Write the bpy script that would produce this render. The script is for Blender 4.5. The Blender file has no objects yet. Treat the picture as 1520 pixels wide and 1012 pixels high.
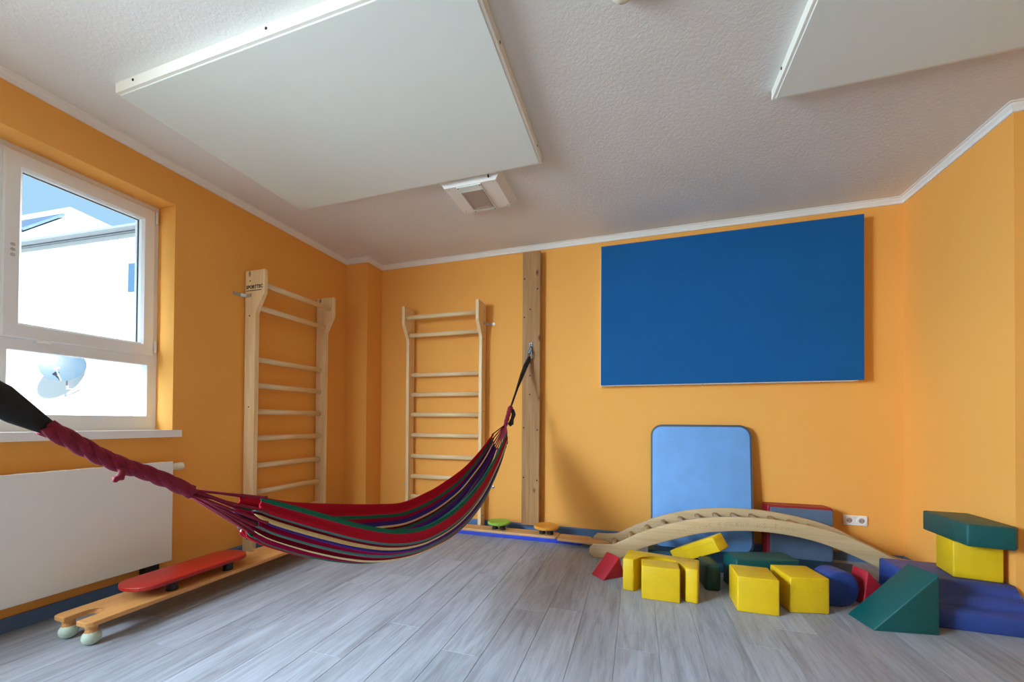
import bpy, bmesh, math, random
from mathutils import Vector, Matrix
random.seed(7)
PI = math.pi
SC = bpy.context.scene
COL = SC.collection

# ------------------------------------------------------------------ camera
cam_d = bpy.data.cameras.new('camera')
cam_d.sensor_width = 36.0
cam_d.lens = 585.7565 / 1520 * 36.0
cam_d.shift_y = (620.93 - 506.0) / 1520
cam_d.clip_start = 0.02
cam = bpy.data.objects.new('camera', cam_d)
COL.objects.link(cam)
YAW, PITCH, ROLL = 0.3075, 0.0092, 0.0066
fw = Vector((-math.sin(YAW) * math.cos(PITCH), math.cos(YAW) * math.cos(PITCH), math.sin(PITCH)))
rt = Vector((math.cos(YAW), math.sin(YAW), 0)); up = rt.cross(fw)
r2 = rt * math.cos(ROLL) + up * math.sin(ROLL); u2 = up * math.cos(ROLL) - rt * math.sin(ROLL)
m = Matrix((r2, u2, -fw)).transposed().to_4x4()
m.translation = (0, 0, 1.0)
cam.matrix_world = m
SC.camera = cam

# ------------------------------------------------------------------ world, sun, daylight
world = bpy.data.worlds.new('sky'); SC.world = world
world.use_nodes = True
bg = world.node_tree.nodes['Background']
bg.inputs[0].default_value = (0.40, 0.66, 0.88, 1); bg.inputs[1].default_value = 1.25

def light(name, kind, loc, direction, energy, color, **kw):
    l = bpy.data.lights.new(name, kind); l.energy = energy; l.color = color
    for k, v in kw.items(): setattr(l, k, v)
    o = bpy.data.objects.new(name, l); COL.objects.link(o)
    o.location = loc
    o.rotation_euler = Vector(direction).to_track_quat('-Z', 'Y').to_euler()
    return o
light('sun', 'SUN', (3, -6, 8), (-0.92, 0.36, -0.28), 28.0, (1.0, 0.96, 0.9), angle=0.02)
# daylight in the two window bays on the left wall that lie outside the frame: skylight slanting down; plus an added fill lamp for the ceiling
light('daylight_far_bay', 'AREA', (-3.13, -0.72, 1.72), (1, 0.90, -0.58), 205, (0.64, 0.83, 1.0), shape='RECTANGLE', size=1.2, size_y=1.25, spread=math.radians(105))
light('daylight_near_bay', 'AREA', (-3.12, 0.69, 1.72), (1, 0.70, -0.70), 17, (0.66, 0.84, 1.0), shape='RECTANGLE', size=0.58, size_y=1.2, spread=math.radians(95))
light('ceiling_fill_far_bay', 'AREA', (-3.135, -0.80, 1.60), (1, 0.35, 0.22), 66, (0.95, 0.98, 1.0), shape='RECTANGLE', size=1.1, size_y=1.2)  # added fill lamp tilted up from the far bay to brighten the ceiling

SC.view_settings.view_transform = 'Standard'
SC.view_settings.look = 'None'
SC.view_settings.gamma = 1.0
SC.view_settings.use_curve_mapping = False
SC.view_settings.exposure = -0.10
SC.cycles.use_denoising = True
SC.cycles.max_bounces = 12
SC.cycles.diffuse_bounces = 6

# ------------------------------------------------------------------ helpers
def S(r, g, b):
    f = lambda c: (c / 255 / 12.92) if c / 255 <= 0.04045 else ((c / 255 + 0.055) / 1.055) ** 2.4
    return (f(r), f(g), f(b), 1)

MATS = {}
class NT:
    def __init__(self, name):
        self.m = bpy.data.materials.new(name); self.m.use_nodes = True
        self.t = self.m.node_tree; self.n = self.t.nodes; self.l = self.t.links
        self.b = self.n['Principled BSDF']; MATS[name] = self.m
    def add(self, kind, **kw):
        n = self.n.new(kind)
        for k, v in kw.items():
            if k in n.inputs: n.inputs[k].default_value = v
            else: setattr(n, k, v)
        return n
    def link(self, a, b): self.l.new(a, b)
    def coord(self, scale=(1, 1, 1), kind='Object', off=None):
        tc = self.add('ShaderNodeTexCoord'); mp = self.add('ShaderNodeMapping')
        mp.inputs['Scale'].default_value = scale
        self.link(tc.outputs[kind], mp.inputs['Vector'])
        return mp.outputs['Vector']
    def noise(self, vec, scale, detail=3, rough=0.55, dist=0.0):
        n = self.add('ShaderNodeTexNoise'); n.inputs['Scale'].default_value = scale
        n.inputs['Detail'].default_value = detail; n.inputs['Roughness'].default_value = rough
        n.inputs['Distortion'].default_value = dist
        self.link(vec, n.inputs['Vector']); return n.outputs['Fac']
    def ramp(self, fac, stops, interp='LINEAR'):
        r = self.add('ShaderNodeValToRGB'); r.color_ramp.interpolation = interp
        e = r.color_ramp.elements
        e[0].position, e[0].color = stops[0]; e[1].position, e[1].color = stops[-1]
        for p, c in stops[1:-1]:
            x = e.new(p); x.color = c
        self.link(fac, r.inputs['Fac']); return r.outputs['Color']
    def mix(self, fac, a, b, mode='MIX'):
        x = self.add('ShaderNodeMix', data_type='RGBA', blend_type=mode)
        for s, v in ((x.inputs[0], fac), (x.inputs[6], a), (x.inputs[7], b)):
            if hasattr(v, 'links') or hasattr(v, 'is_linked'): self.link(v, s)
            else: s.default_value = v
        return x.outputs[2]
    def bump(self, h, strength=0.2, dist=0.01):
        b = self.add('ShaderNodeBump'); b.inputs['Strength'].default_value = strength
        b.inputs['Distance'].default_value = dist
        self.link(h, b.inputs['Height']); self.link(b.outputs['Normal'], self.b.inputs['Normal'])
    def base(self, v):
        s = self.b.inputs['Base Color']
        if hasattr(v, 'is_linked'): self.link(v, s)
        else: s.default_value = v
    def rough(self, r, spec=0.5):
        self.b.inputs['Roughness'].default_value = r
        self.b.inputs['Specular IOR Level'].default_value = spec

def plain(name, col, rough=0.5, var=0.06, vscale=6, bump=0, bscale=80, bdist=0.004, metal=0, spec=0.5):
    t = NT(name); v = t.coord()
    dark = tuple(c * (1 - var) for c in col[:3]) + (1,); lite = tuple(min(1, c * (1 + var)) for c in col[:3]) + (1,)
    t.base(t.ramp(t.noise(v, vscale, 4), [(0.3, dark), (0.7, lite)]))
    t.rough(rough, spec); t.b.inputs['Metallic'].default_value = metal
    if bump: t.bump(t.noise(v, bscale, 4), bump, bdist)
    return t.m

def wood(name, dark, light_, axis, rough=0.5, scale=1.0, knots=True):
    t = NT(name)
    sc = [14 * scale] * 3; sc['xyz'.index(axis)] = 0.9 * scale
    v = t.coord(tuple(sc))
    g = t.noise(v, 1.6, 5, 0.6, 0.4)
    c = t.ramp(g, [(0.28, dark), (0.5, tuple((a + b) / 2 for a, b in zip(dark, light_))), (0.72, light_)])
    sc2 = [90 * scale] * 3; sc2['xyz'.index(axis)] = 3 * scale
    g2 = t.noise(t.coord(tuple(sc2)), 1.0, 2)
    c = t.mix(0.22, c, t.ramp(g2, [(0.35, dark), (0.65, light_)]))
    if knots:
        sk = [7.0] * 3; sk['xyz'.index(axis)] = 3.5
        vo = t.add('ShaderNodeTexVoronoi'); vo.inputs['Scale'].default_value = 1.0
        t.link(t.coord(tuple(sk)), vo.inputs['Vector'])
        k = t.ramp(vo.outputs['Distance'], [(0.06, (1, 1, 1, 1)), (0.13, (0, 0, 0, 1))])
        c = t.mix(k, c, S(92, 58, 30))
    t.base(c); t.rough(rough)
    t.bump(g2, 0.12, 0.002)
    return t.m

# --- surfaces
def wall_mat(name, col):
    t = NT(name); v = t.coord()
    big = t.noise(v, 1.3, 2)
    d = tuple(c * 0.96 for c in col[:3]) + (1,)
    t.base(t.ramp(big, [(0.3, d), (0.7, col)])); t.rough(0.75, 0.3)
    t.bump(t.noise(v, 120, 4, 0.7), 0.22, 0.004)
wall_mat('orange_wall', S(243, 174, 84))
wall_mat('cream_wall', S(236, 228, 208))
t = NT('ceiling_white'); v = t.coord()
t.base(t.ramp(t.noise(v, 1.2, 2), [(0.3, S(224, 223, 217)), (0.7, S(232, 231, 225))])); t.rough(0.85, 0.2)
t.bump(t.noise(v, 55, 5, 0.65, 0.6), 0.34, 0.008)
plain('panel_white', S(230, 238, 230), 0.7, 0.015, 2, 0.06, 220, 0.002)
plain('batten_white', S(240, 240, 228), 0.5, 0.02, 5)
plain('cornice_white', S(238, 236, 228), 0.55, 0.02, 5)
plain('slate_blue_skirting', S(84, 116, 156), 0.5, 0.08, 8)
plain('upvc_white', S(236, 238, 238), 0.3, 0.01, 5)
plain('gasket_dark', S(40, 42, 45), 0.5, 0.02)
plain('radiator_white', S(236, 238, 232), 0.35, 0.01, 4)
plain('dark_steel', S(120, 120, 118), 0.4, 0.1, 30, metal=0.6)
plain('steel', S(180, 182, 186), 0.3, 0.05, 20, metal=1)
plain('zinc', S(196, 196, 190), 0.4, 0.06, 30, metal=0.8)
plain('black_rubber', S(22, 22, 24), 0.6, 0.1, 20)
plain('ink', S(24, 20, 18), 0.7, 0.05)
plain('black_webbing', S(30, 31, 33), 0.85, 0.2, 60, 0.4, 300, 0.002)
plain('cream_plastic', S(232, 228, 205), 0.4, 0.02)
plain('socket_white', S(240, 238, 232), 0.3, 0.01)
plain('filter_mesh', S(176, 160, 148), 0.7, 0.08, 60)
plain('blue_board', S(12, 88, 146), 0.8, 0.05, 3, 0.12, 260, 0.002, spec=0.25)
plain('board_edge', S(232, 234, 236), 0.6, 0.02)
def vinyl(name, col, rough=0.42):
    t = NT(name); v = t.coord()
    d = tuple(c * 0.86 for c in col[:3]) + (1,)
    t.base(t.ramp(t.noise(v, 7, 4), [(0.3, d), (0.7, col)])); t.rough(rough, 0.45)
    h = t.mix(0.45, t.noise(v, 12, 4, 0.55, 1.4), t.noise(v, 260, 2))
    t.bump(h, 0.5, 0.010)
vinyl('vinyl_yellow', S(228, 188, 18))
vinyl('vinyl_green', S(8, 82, 80))
vinyl('vinyl_dark_green', S(6, 56, 52))
vinyl('vinyl_teal', S(14, 70, 92))
vinyl('vinyl_blue', S(46, 72, 146))
vinyl('vinyl_red', S(172, 30, 48))
vinyl('vinyl_grey_blue', S(92, 110, 134))
vinyl('vinyl_crimson', S(150, 28, 40))
vinyl('mat_blue', S(118, 172, 232), 0.55)
plain('mat_rim', S(74, 84, 92), 0.6, 0.06, 20)
wood('pine_z', S(220, 184, 128), S(246, 224, 180), 'z')
wood('pine_x', S(220, 184, 128), S(246, 224, 180), 'x')
wood('pine_y', S(220, 184, 128), S(246, 224, 180), 'y')
wood('aged_beam', S(142, 98, 54), S(186, 142, 90), 'z', 0.7)
wood('beech_x', S(178, 148, 106), S(208, 180, 138), 'x', 0.45, knots=False)
wood('plank_y', S(190, 128, 66), S(220, 164, 98), 'y', 0.4)
wood('plank_x', S(196, 146, 90), S(224, 178, 120), 'x', 0.45)
wood('red_stained', S(146, 20, 16), S(178, 34, 26), 'y', 0.35, knots=False)
wood('green_stained', S(120, 176, 48), S(150, 200, 70), 'x', 0.4, knots=False)
wood('orange_stained', S(216, 140, 40), S(238, 168, 64), 'x', 0.4, knots=False)
plain('blue_lacquer', S(38, 62, 190), 0.4, 0.05)
plain('mint_rubber', S(186, 204, 186), 0.6, 0.08, 90)
plain('burn_mark', S(128, 92, 58), 0.8, 0.1)
# exterior
plain('render_white', S(245, 245, 243), 0.8, 0.02, 2)
plain('roof_pale', S(160, 168, 178), 0.7, 0.15, 3)
plain('roof_dark', S(70, 92, 120), 0.4, 0.1, 4)
plain('gutter_grey', S(130, 140, 150), 0.5, 0.05)
plain('dish_grey', S(66, 84, 98), 0.5, 0.05)
plain('facade_glass', S(70, 100, 130), 0.15, 0.05)
plain('rough_stone', S(150, 158, 160), 0.9, 0.25, 30, 0.5, 40, 0.01)
plain('paving', S(170, 168, 160), 0.9, 0.1, 2)
# glass
t = NT('window_glass')
tr = t.add('ShaderNodeBsdfTransparent'); gl = t.add('ShaderNodeBsdfGlossy'); gl.inputs['Roughness'].default_value = 0.02
mx = t.add('ShaderNodeMixShader'); mx.inputs[0].default_value = 0.04
tr.inputs['Color'].default_value = (0.95, 0.98, 1.0, 1)
t.link(tr.outputs[0], mx.inputs[1]); t.link(gl.outputs[0], mx.inputs[2])
t.link(mx.outputs[0], t.n['Material Output'].inputs['Surface'])
# floor vinyl plank
t = NT('floor_plank_vinyl')
tc = t.add('ShaderNodeTexCoord'); oi = t.add('ShaderNodeObjectInfo')
sep = t.add('ShaderNodeVectorMath', operation='ADD')
cmb = t.add('ShaderNodeCombineXYZ'); mul = t.add('ShaderNodeMath', operation='MULTIPLY'); mul.inputs[1].default_value = 37.0
t.link(oi.outputs['Random'], mul.inputs[0]); t.link(mul.outputs[0], cmb.inputs[0]); t.link(mul.outputs[0], cmb.inputs[1])
t.link(tc.outputs['Object'], sep.inputs[0]); t.link(cmb.outputs[0], sep.inputs[1])
def mapped(sc):
    mp = t.add('ShaderNodeMapping'); mp.inputs['Scale'].default_value = sc
    t.link(sep.outputs[0], mp.inputs['Vector']); return mp.outputs['Vector']
g1 = t.noise(mapped((9, 1.1, 1)), 1.6, 6, 0.62, 1.2)
g2 = t.noise(mapped((60, 4.5, 1)), 1.0, 5, 0.65, 0.8)
c = t.ramp(g1, [(0.22, S(116, 116, 118)), (0.42, S(154, 156, 160)), (0.58, S(172, 175, 181)), (0.8, S(192, 196, 204))])
c2 = t.ramp(g2, [(0.3, S(104, 98, 95)), (0.6, S(180, 178, 178))])
c = t.mix(0.30, c, c2)
tone = t.ramp(oi.outputs['Random'], [(0.0, (0.76, 0.79, 0.84, 1)), (1.0, (0.94, 0.98, 1.04, 1))])
c = t.mix(1.0, c, tone, 'MULTIPLY')
t.base(c); t.rough(0.42, 0.4); t.bump(g2, 0.1, 0.002)

# --- geometry builders
def tag(o, label=None, cat=None, group=None, kind=None):
    if label: o['label'] = label
    if cat: o['category'] = cat
    if group: o['group'] = group
    if kind: o['kind'] = kind
    return o

def empty(name, loc, label=None, cat=None, group=None, kind=None):
    o = bpy.data.objects.new(name, None); COL.objects.link(o)
    o.location = loc; o.empty_display_size = 0.05
    return tag(o, label, cat, group, kind)

def world_loc(o):
    p = Vector(o.location); q = o.parent
    while q: p += Vector(q.location); q = q.parent
    return p

def obj(name, bm, mat, parent=None, smooth=False, origin=None):
    """bm holds world coordinates; the object's origin goes to its base (or to origin)."""
    bmesh.ops.recalc_face_normals(bm, faces=bm.faces)
    vs = [v.co for v in bm.verts]
    if origin is None:
        lo = [min(v[i] for v in vs) for i in range(3)]; hi = [max(v[i] for v in vs) for i in range(3)]
        origin = Vector(((lo[0] + hi[0]) / 2, (lo[1] + hi[1]) / 2, lo[2]))
    else: origin = Vector(origin)
    bmesh.ops.translate(bm, verts=bm.verts, vec=-origin)
    me = bpy.data.meshes.new(name); bm.to_mesh(me); bm.free()
    if smooth:
        for p in me.polygons: p.use_smooth = True
    me.materials.append(MATS[mat] if isinstance(mat, str) else mat)
    o = bpy.data.objects.new(name, me); COL.objects.link(o)
    if parent is not None:
        o.parent = parent; o.location = origin - world_loc(parent)
    else: o.location = origin
    return o

def NB(): return bmesh.new()

def box(bm, x0, x1, y0, y1, z0, z1, bev=0, seg=2):
    vs = [bm.verts.new((x, y, z)) for z in (z0, z1) for y in (y0, y1) for x in (x0, x1)]
    fs = [(0, 2, 3, 1), (4, 5, 7, 6), (0, 1, 5, 4), (2, 6, 7, 3), (0, 4, 6, 2), (1, 3, 7, 5)]
    faces = [bm.faces.new([vs[i] for i in f]) for f in fs]
    if bev: bevel(bm, faces, bev, seg)
    return bm

def bevel(bm, faces, w, seg=2):
    es = list({e for f in faces for e in f.edges})
    bmesh.ops.bevel(bm, geom=es, offset=w, segments=seg, profile=0.5, affect='EDGES')

def bx(*a, **k): return box(NB(), *a, **k)

def extrude(bm, poly, vec, bev=0, seg=2):
    a = [bm.verts.new(p) for p in poly]; b = [bm.verts.new(Vector(p) + Vector(vec)) for p in poly]
    n = len(poly); faces = [bm.faces.new(a), bm.faces.new(b[::-1])]
    for i in range(n): faces.append(bm.faces.new((a[i], b[i], b[(i + 1) % n], a[(i + 1) % n])))
    if bev: bevel(bm, faces, bev, seg)
    return bm

def tube(bm, path, radii, n=10, caps=True, flat=1.0, flat_dir=None):
    path = [Vector(p) for p in path]
    if not isinstance(radii, (list, tuple)): radii = [radii] * len(path)
    rings = []; prev = None
    for i, p in enumerate(path):
        d = (path[min(i + 1, len(path) - 1)] - path[max(i - 1, 0)]).normalized()
        ref = flat_dir if flat_dir is not None else (Vector((0, 0, 1)) if abs(d.z) < 0.9 else Vector((1, 0, 0)))
        if prev is not None and flat_dir is None: ref = prev
        a = (Vector(ref) - d * d.dot(Vector(ref))).normalized(); b = d.cross(a); prev = a
        rings.append([bm.verts.new(p + (a * math.cos(2 * PI * k / n) + b * flat * math.sin(2 * PI * k / n)) * radii[i]) for k in range(n)])
    for r, s in zip(rings, rings[1:]):
        for k in range(n): bm.faces.new((r[k], r[(k + 1) % n], s[(k + 1) % n], s[k]))
    if caps: bm.faces.new(rings[0][::-1]); bm.faces.new(rings[-1])
    return bm

def lathe(bm, prof, c, n=20, axis='z'):
    rings = []
    for r, h in prof:
        ring = []
        for k in range(n):
            a = 2 * PI * k / n
            p = (r * math.cos(a), r * math.sin(a), h)
            if axis == 'y': p = (p[0], p[2], p[1])
            if axis == 'x': p = (p[2], p[0], p[1])
            ring.append(bm.verts.new((c[0] + p[0], c[1] + p[1], c[2] + p[2])))
        rings.append(ring)
    for r, s in zip(rings, rings[1:]):
        for k in range(n): bm.faces.new((r[k], r[(k + 1) % n], s[(k + 1) % n], s[k]))
    if prof[0][0] > 1e-6: bm.faces.new(rings[0][::-1])
    if prof[-1][0] > 1e-6: bm.faces.new(rings[-1])
    bmesh.ops.remove_doubles(bm, verts=bm.verts, dist=1e-6)
    return bm

def interp(x, xs, ys):
    if x <= xs[0]: return ys[0]
    for i in range(len(xs) - 1):
        if x <= xs[i + 1]:
            # smooth Catmull-Rom segment
            x0, x1 = xs[i], xs[i + 1]; h = x1 - x0
            def sl(j):
                if j == 0: return (ys[1] - ys[0]) / (xs[1] - xs[0])
                if j == len(xs) - 1: return (ys[-1] - ys[-2]) / (xs[-1] - xs[-2])
                return (ys[j + 1] - ys[j - 1]) / (xs[j + 1] - xs[j - 1])
            t = (x - x0) / h; a, b = sl(i) * h, sl(i + 1) * h
            return (2 * t**3 - 3 * t**2 + 1) * ys[i] + (t**3 - 2 * t**2 + t) * a + (-2 * t**3 + 3 * t**2) * ys[i + 1] + (t**3 - t**2) * b
    return ys[-1]

def flat_smooth(o, ang=40):
    me = o.data
    for p in me.polygons: p.use_smooth = True
    if hasattr(me, 'set_sharp_from_angle'): me.set_sharp_from_angle(angle=math.radians(ang))
    return o

# ------------------------------------------------------------------ room shell
L, B, R, YW = -2.818, 3.52, 1.808, 2.652      # left wall, back wall, right wall, alcove wall plane
RX, RY, H = 3.2, -1.62, 2.62                  # far right wall, rear wall, ceiling
WT = 0.36
# window openings in left wall: (y0,y1,z0,z1)
W1 = (0.36, 1.739, 0.936, 2.372)
W2 = (-1.36, -0.02, 0.936, 2.372)

fl = obj('floor', bx(L - WT, RX + 0.3, RY - 0.3, B + 0.3, -0.25, -0.004), 'floor_plank_vinyl'); tag(fl, kind='structure')
# floor planks laid along y
pw, plen, gap = 0.182, 1.22, 0.0006
def plank_mesh(w, l):
    bm = NB(); c = 0.0012
    o = [(gap, gap), (w - gap, gap), (w - gap, l - gap), (gap, l - gap)]
    i = [(gap + c, gap + c), (w - gap - c, gap + c), (w - gap - c, l - gap - c), (gap + c, l - gap - c)]
    a = [bm.verts.new((x, y, -0.004)) for x, y in o]; b = [bm.verts.new((x, y, -0.0009)) for x, y in o]
    d = [bm.verts.new((x, y, 0)) for x, y in i]
    bm.faces.new(d)
    for p, q in ((a, b), (b, d)):
        for k in range(4): bm.faces.new((p[k], p[(k + 1) % 4], q[(k + 1) % 4], q[k]))
    bmesh.ops.recalc_face_normals(bm, faces=bm.faces)
    me = bpy.data.meshes.new('floor_plank'); bm.to_mesh(me); bm.free(); me.materials.append(MATS['floor_plank_vinyl']); return me
meshes = {}
nrow = int(math.ceil((RX - L) / pw))
offs = [0.0, 0.47, 0.83, 0.21, 0.66, 1.02]
for r in range(nrow):
    x0 = L + r * pw; w = min(pw, RX - x0)
    y = RY - offs[(r * 5) % 6] - (0.13 if r % 4 == 1 else 0)
    while y < B - 0.01:
        ya, yb = max(y, RY), min(y + plen, B)
        if yb - ya > 0.05 and not (x0 > R + 0.01 and ya > YW + 0.3):
            key = (round(w, 3), round(yb - ya, 3))
            if key not in meshes: meshes[key] = plank_mesh(*key)
            p = bpy.data.objects.new('floor_plank', meshes[key]); COL.objects.link(p)
            p.parent = fl; p.location = Vector((x0, ya, 0)) - Vector(fl.location)
        y += plen

def struct(name, bm, mat): return tag(obj(name, bm, mat), kind='structure')
# left wall with two window openings
bm = NB(); X0, X1 = L - WT, L
ys = [RY - 0.3, W2[0], W2[1], W1[0], W1[1], B + 0.3]
for a, b in ((0, 1), (2, 3), (4, 5)): box(bm, X0, X1, ys[a], ys[b], -0.25, H + 0.2)
for w in (W1, W2):
    box(bm, X0, X1, w[0], w[1], -0.25, w[2] - 0.045); box(bm, X0, X1, w[0], w[1], w[3], H + 0.2)
struct('wall_left', bm, 'orange_wall')
struct('wall_back', bx(L, R + 0.3, B, B + 0.3, -0.25, H + 0.2), 'orange_wall')
struct('wall_right', bx(R, R + 0.3, YW, B, -0.25, H + 0.2), 'orange_wall')
struct('wall_alcove', bx(R + 0.3, RX + 0.3, YW, YW + 0.3, -0.25, H + 0.2), 'orange_wall')
struct('wall_far_right', bx(RX, RX + 0.3, RY - 0.3, YW, -0.25, H + 0.2), 'orange_wall')
struct('wall_rear', bx(L, RX, RY - 0.3, RY, -0.25, H + 0.2), 'cream_wall')  # unseen wall, its cream colour chosen to bounce neutral light into the room
struct('wall_corner_chase', bx(L, -2.56, 3.29, B, 0, H), 'orange_wall')
struct('ceiling', bx(L - WT, RX + 0.3, RY - 0.3, B + 0.3, H, H + 0.2), 'ceiling_white')

# cornice and skirting follow the outline of the room (interior polygon, counter-clockwise)
OUT = [(L, RY), (RX, RY), (RX, YW), (R, YW), (R, B), (-2.56, B), (-2.56, 3.29), (L, 3.29)]
def run_profile(prof, seg_idx):
    """sweep a (inset, z) profile along the wall outline between corners, mitred"""
    n = len(OUT); bm = NB()
    def corner(i):
        p0, p, p1 = Vector(OUT[i - 1]), Vector(OUT[i]), Vector(OUT[(i + 1) % n])
        a, b = (p - p0).normalized(), (p1 - p).normalized()
        na, nb = Vector((-a.y, a.x)), Vector((-b.y, b.x))
        return p, (na + nb) / (1 + na.dot(nb))
    for i in seg_idx:
        rings = []
        for j in (i, (i + 1) % n):
            p, mt = corner(j)
            rings.append([bm.verts.new((p.x + mt.x * d, p.y + mt.y * d, z)) for d, z in prof])
        k = len(prof)
        for q in range(k):
            bm.faces.new((rings[0][q], rings[1][q], rings[1][(q + 1) % k], rings[0][(q + 1) % k]))
        bm.faces.new(rings[0]); bm.faces.new(rings[1][::-1])
    return bm
CORN = [(0, 2.58), (0.010, 2.58), (0.014, 2.588), (0.016, 2.596), (0.026, 2.606), (0.030, 2.614), (0.040, 2.616), (0.040, H), (0, H)]
SKIRT = [(0, 0.0), (0.014, 0.0), (0.014, 0.058), (0.008, 0.068), (0, 0.068)]
names = ['rear', 'far_right', 'alcove', 'right', 'back', 'chase_side', 'chase_front', 'left']
for i, nm in enumerate(names):
    struct('trim_%d' % (i + 1), run_profile(CORN, [i]), 'cornice_white')
    struct('baseboard_' + nm, run_profile(SKIRT, [i]), 'slate_blue_skirting')

# ------------------------------------------------------------------ windows
def rect_frame(bm, x0, x1, o, i, bev=0.004):
    """frame between outer rect o=(y0,y1,z0,z1) and inner rect i"""
    box(bm, x0, x1, o[0], i[0], o[2], o[3]); box(bm, x0, x1, i[1], o[1], o[2], o[3])
    box(bm, x0, x1, i[0], i[1], o[2], i[2]); box(bm, x0, x1, i[0], i[1], i[3], o[3])
    return bm
def rect_frame_obj(name, x0, x1, o, i, mat, parent):
    """one mitred frame with a chamfered inner lip"""
    bm = NB()
    def ring(x, r): return [bm.verts.new((x, y, z)) for y, z in ((r[0], r[2]), (r[1], r[2]), (r[1], r[3]), (r[0], r[3]))]
    e = 0.006
    o2 = (o[0] + e, o[1] - e, o[2] + e, o[3] - e); i2 = (i[0] - 0.012, i[1] + 0.012, i[2] - 0.012, i[3] + 0.012)
    rs = [ring(x0, o), ring(x1 - e, o), ring(x1, o2), ring(x1, i2), ring(x1 - 0.014, i), ring(x0, i)]
    for a, b in zip(rs, rs[1:] + rs[:1]):
        for k in range(4): bm.faces.new((a[k], a[(k + 1) % 4], b[(k + 1) % 4], b[k]))
    return obj(name, bm, mat, parent)
FX = -2.975
def make_window(n, w):
    y0, y1, z0, z1 = w; cy = (y0 + y1) / 2
    e = empty('window_%d' % n, (FX, cy, z0), kind='structure')
    bm = NB()
    rect_frame(bm, FX - 0.06, FX, (y0, y1, z0, z1), (y0 + 0.05, y1 - 0.05, z0 + 0.082, z1 - 0.05))
    box(bm, FX - 0.06, FX, cy - 0.045, cy + 0.045, z0 + 0.082, z1 - 0.05)
    for ya, yb in ((y0 + 0.05, cy - 0.045), (cy + 0.045, y1 - 0.05)): box(bm, FX - 0.06, FX, ya, yb, 1.350, 1.43)
    obj('window_frame', bm, 'upvc_white', e)
    for s, (ya, yb) in enumerate(((y0, cy), (cy, y1))):
        inner, outer = (cy - 0.027, y0 + 0.022) if s == 0 else (cy + 0.027, y1 - 0.022)
        a, b = min(inner, outer), max(inner, outer)
        so = (a, b, 1.407, 2.345); si = (a + 0.067, b - 0.069, 1.485, 2.260)
        sash = rect_frame_obj('sash', FX - 0.05, FX + 0.012, so, si, 'upvc_white', e)
        gb = rect_frame(NB(), FX - 0.036, FX - 0.026, (si[0] - 0.004, si[1] + 0.004, si[2] - 0.004, si[3] + 0.004), (si[0] + 0.003, si[1] - 0.003, si[2] + 0.003, si[3] - 0.003))
        obj('gasket', gb, 'gasket_dark', sash)
        obj('pane', bx(FX - 0.034, FX - 0.028, si[0] - 0.002, si[1] + 0.002, si[2] - 0.002, si[3] + 0.002), 'window_glass', sash)
        # hinge and hardware
        hy = so[1] if s else so[0]; sg = 1 if s else -1
        for hz in (2.26, 1.43):
            hb = NB(); tube(hb, [(FX + 0.016, hy + sg * 0.004, hz), (FX + 0.016, hy + sg * 0.004, hz + 0.075)], 0.007, 8); obj('hinge', hb, 'upvc_white', sash, smooth=False)
        lb = bx(FX + 0.011, FX + 0.026, (so[0] + 0.12), (so[0] + 0.17), 1.394, 1.412, bev=0.003); obj('latch', lb, 'upvc_white', sash)
        my = so[0] + 0.033 if s else so[1] - 0.033
        for dz in (-0.026, 0, 0.026):
            hb = NB(); lathe(hb, [(0.009, 0), (0.009, 0.003), (0.005, 0.0035), (0.0001, 0.0015)], (FX + 0.011, my, 1.843 + dz), 10, 'x'); obj('screw_plug', hb, 'zinc', sash)
        # fixed lower light
        li = (a + 0.022, b - 0.032, 1.022, 1.347)
        rb = rect_frame(NB(), FX - 0.045, FX + 0.004, (li[0] - 0.012, li[1] + 0.012, li[2] - 0.012, li[3] + 0.012), li); obj('glazing_bead', rb, 'upvc_white', e)
        obj('pane', bx(FX - 0.034, FX - 0.028, li[0] - 0.002, li[1] + 0.002, li[2] - 0.002, li[3] + 0.002), 'window_glass', e)
    bm = NB(); extrude(bm, [(FX - 0.06, y0, z0 - 0.043), (L + 0.001, y0, z0 - 0.043), (L + 0.001, y0 - 0.03, z0 - 0.043), (L + 0.05, y0 - 0.03, z0 - 0.043), (L + 0.05, y1 + 0.024, z0 - 0.043), (L + 0.001, y1 + 0.024, z0 - 0.043), (L + 0.001, y1, z0 - 0.043), (FX - 0.06, y1, z0 - 0.043)], (0, 0, 0.043))
    obj('window_sill', bm, 'upvc_white', e)
    for a in ((y0 - 0.001, y0 + 0.012, z0, z1), (y1 - 0.012, y1 + 0.001, z0, z1), (y0 + 0.012, y1 - 0.012, z1 - 0.012, z1 + 0.001)):
        obj('outer_reveal', bx(L - WT - 0.004, FX - 0.0605, *a), 'render_white', e)
    obj('outer_sill', bx(L - WT - 0.04, FX - 0.06, y0, y1, z0 - 0.045, z0 - 0.01), 'zinc', e)
make_window(1, W1); make_window(2, W2)

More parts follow.
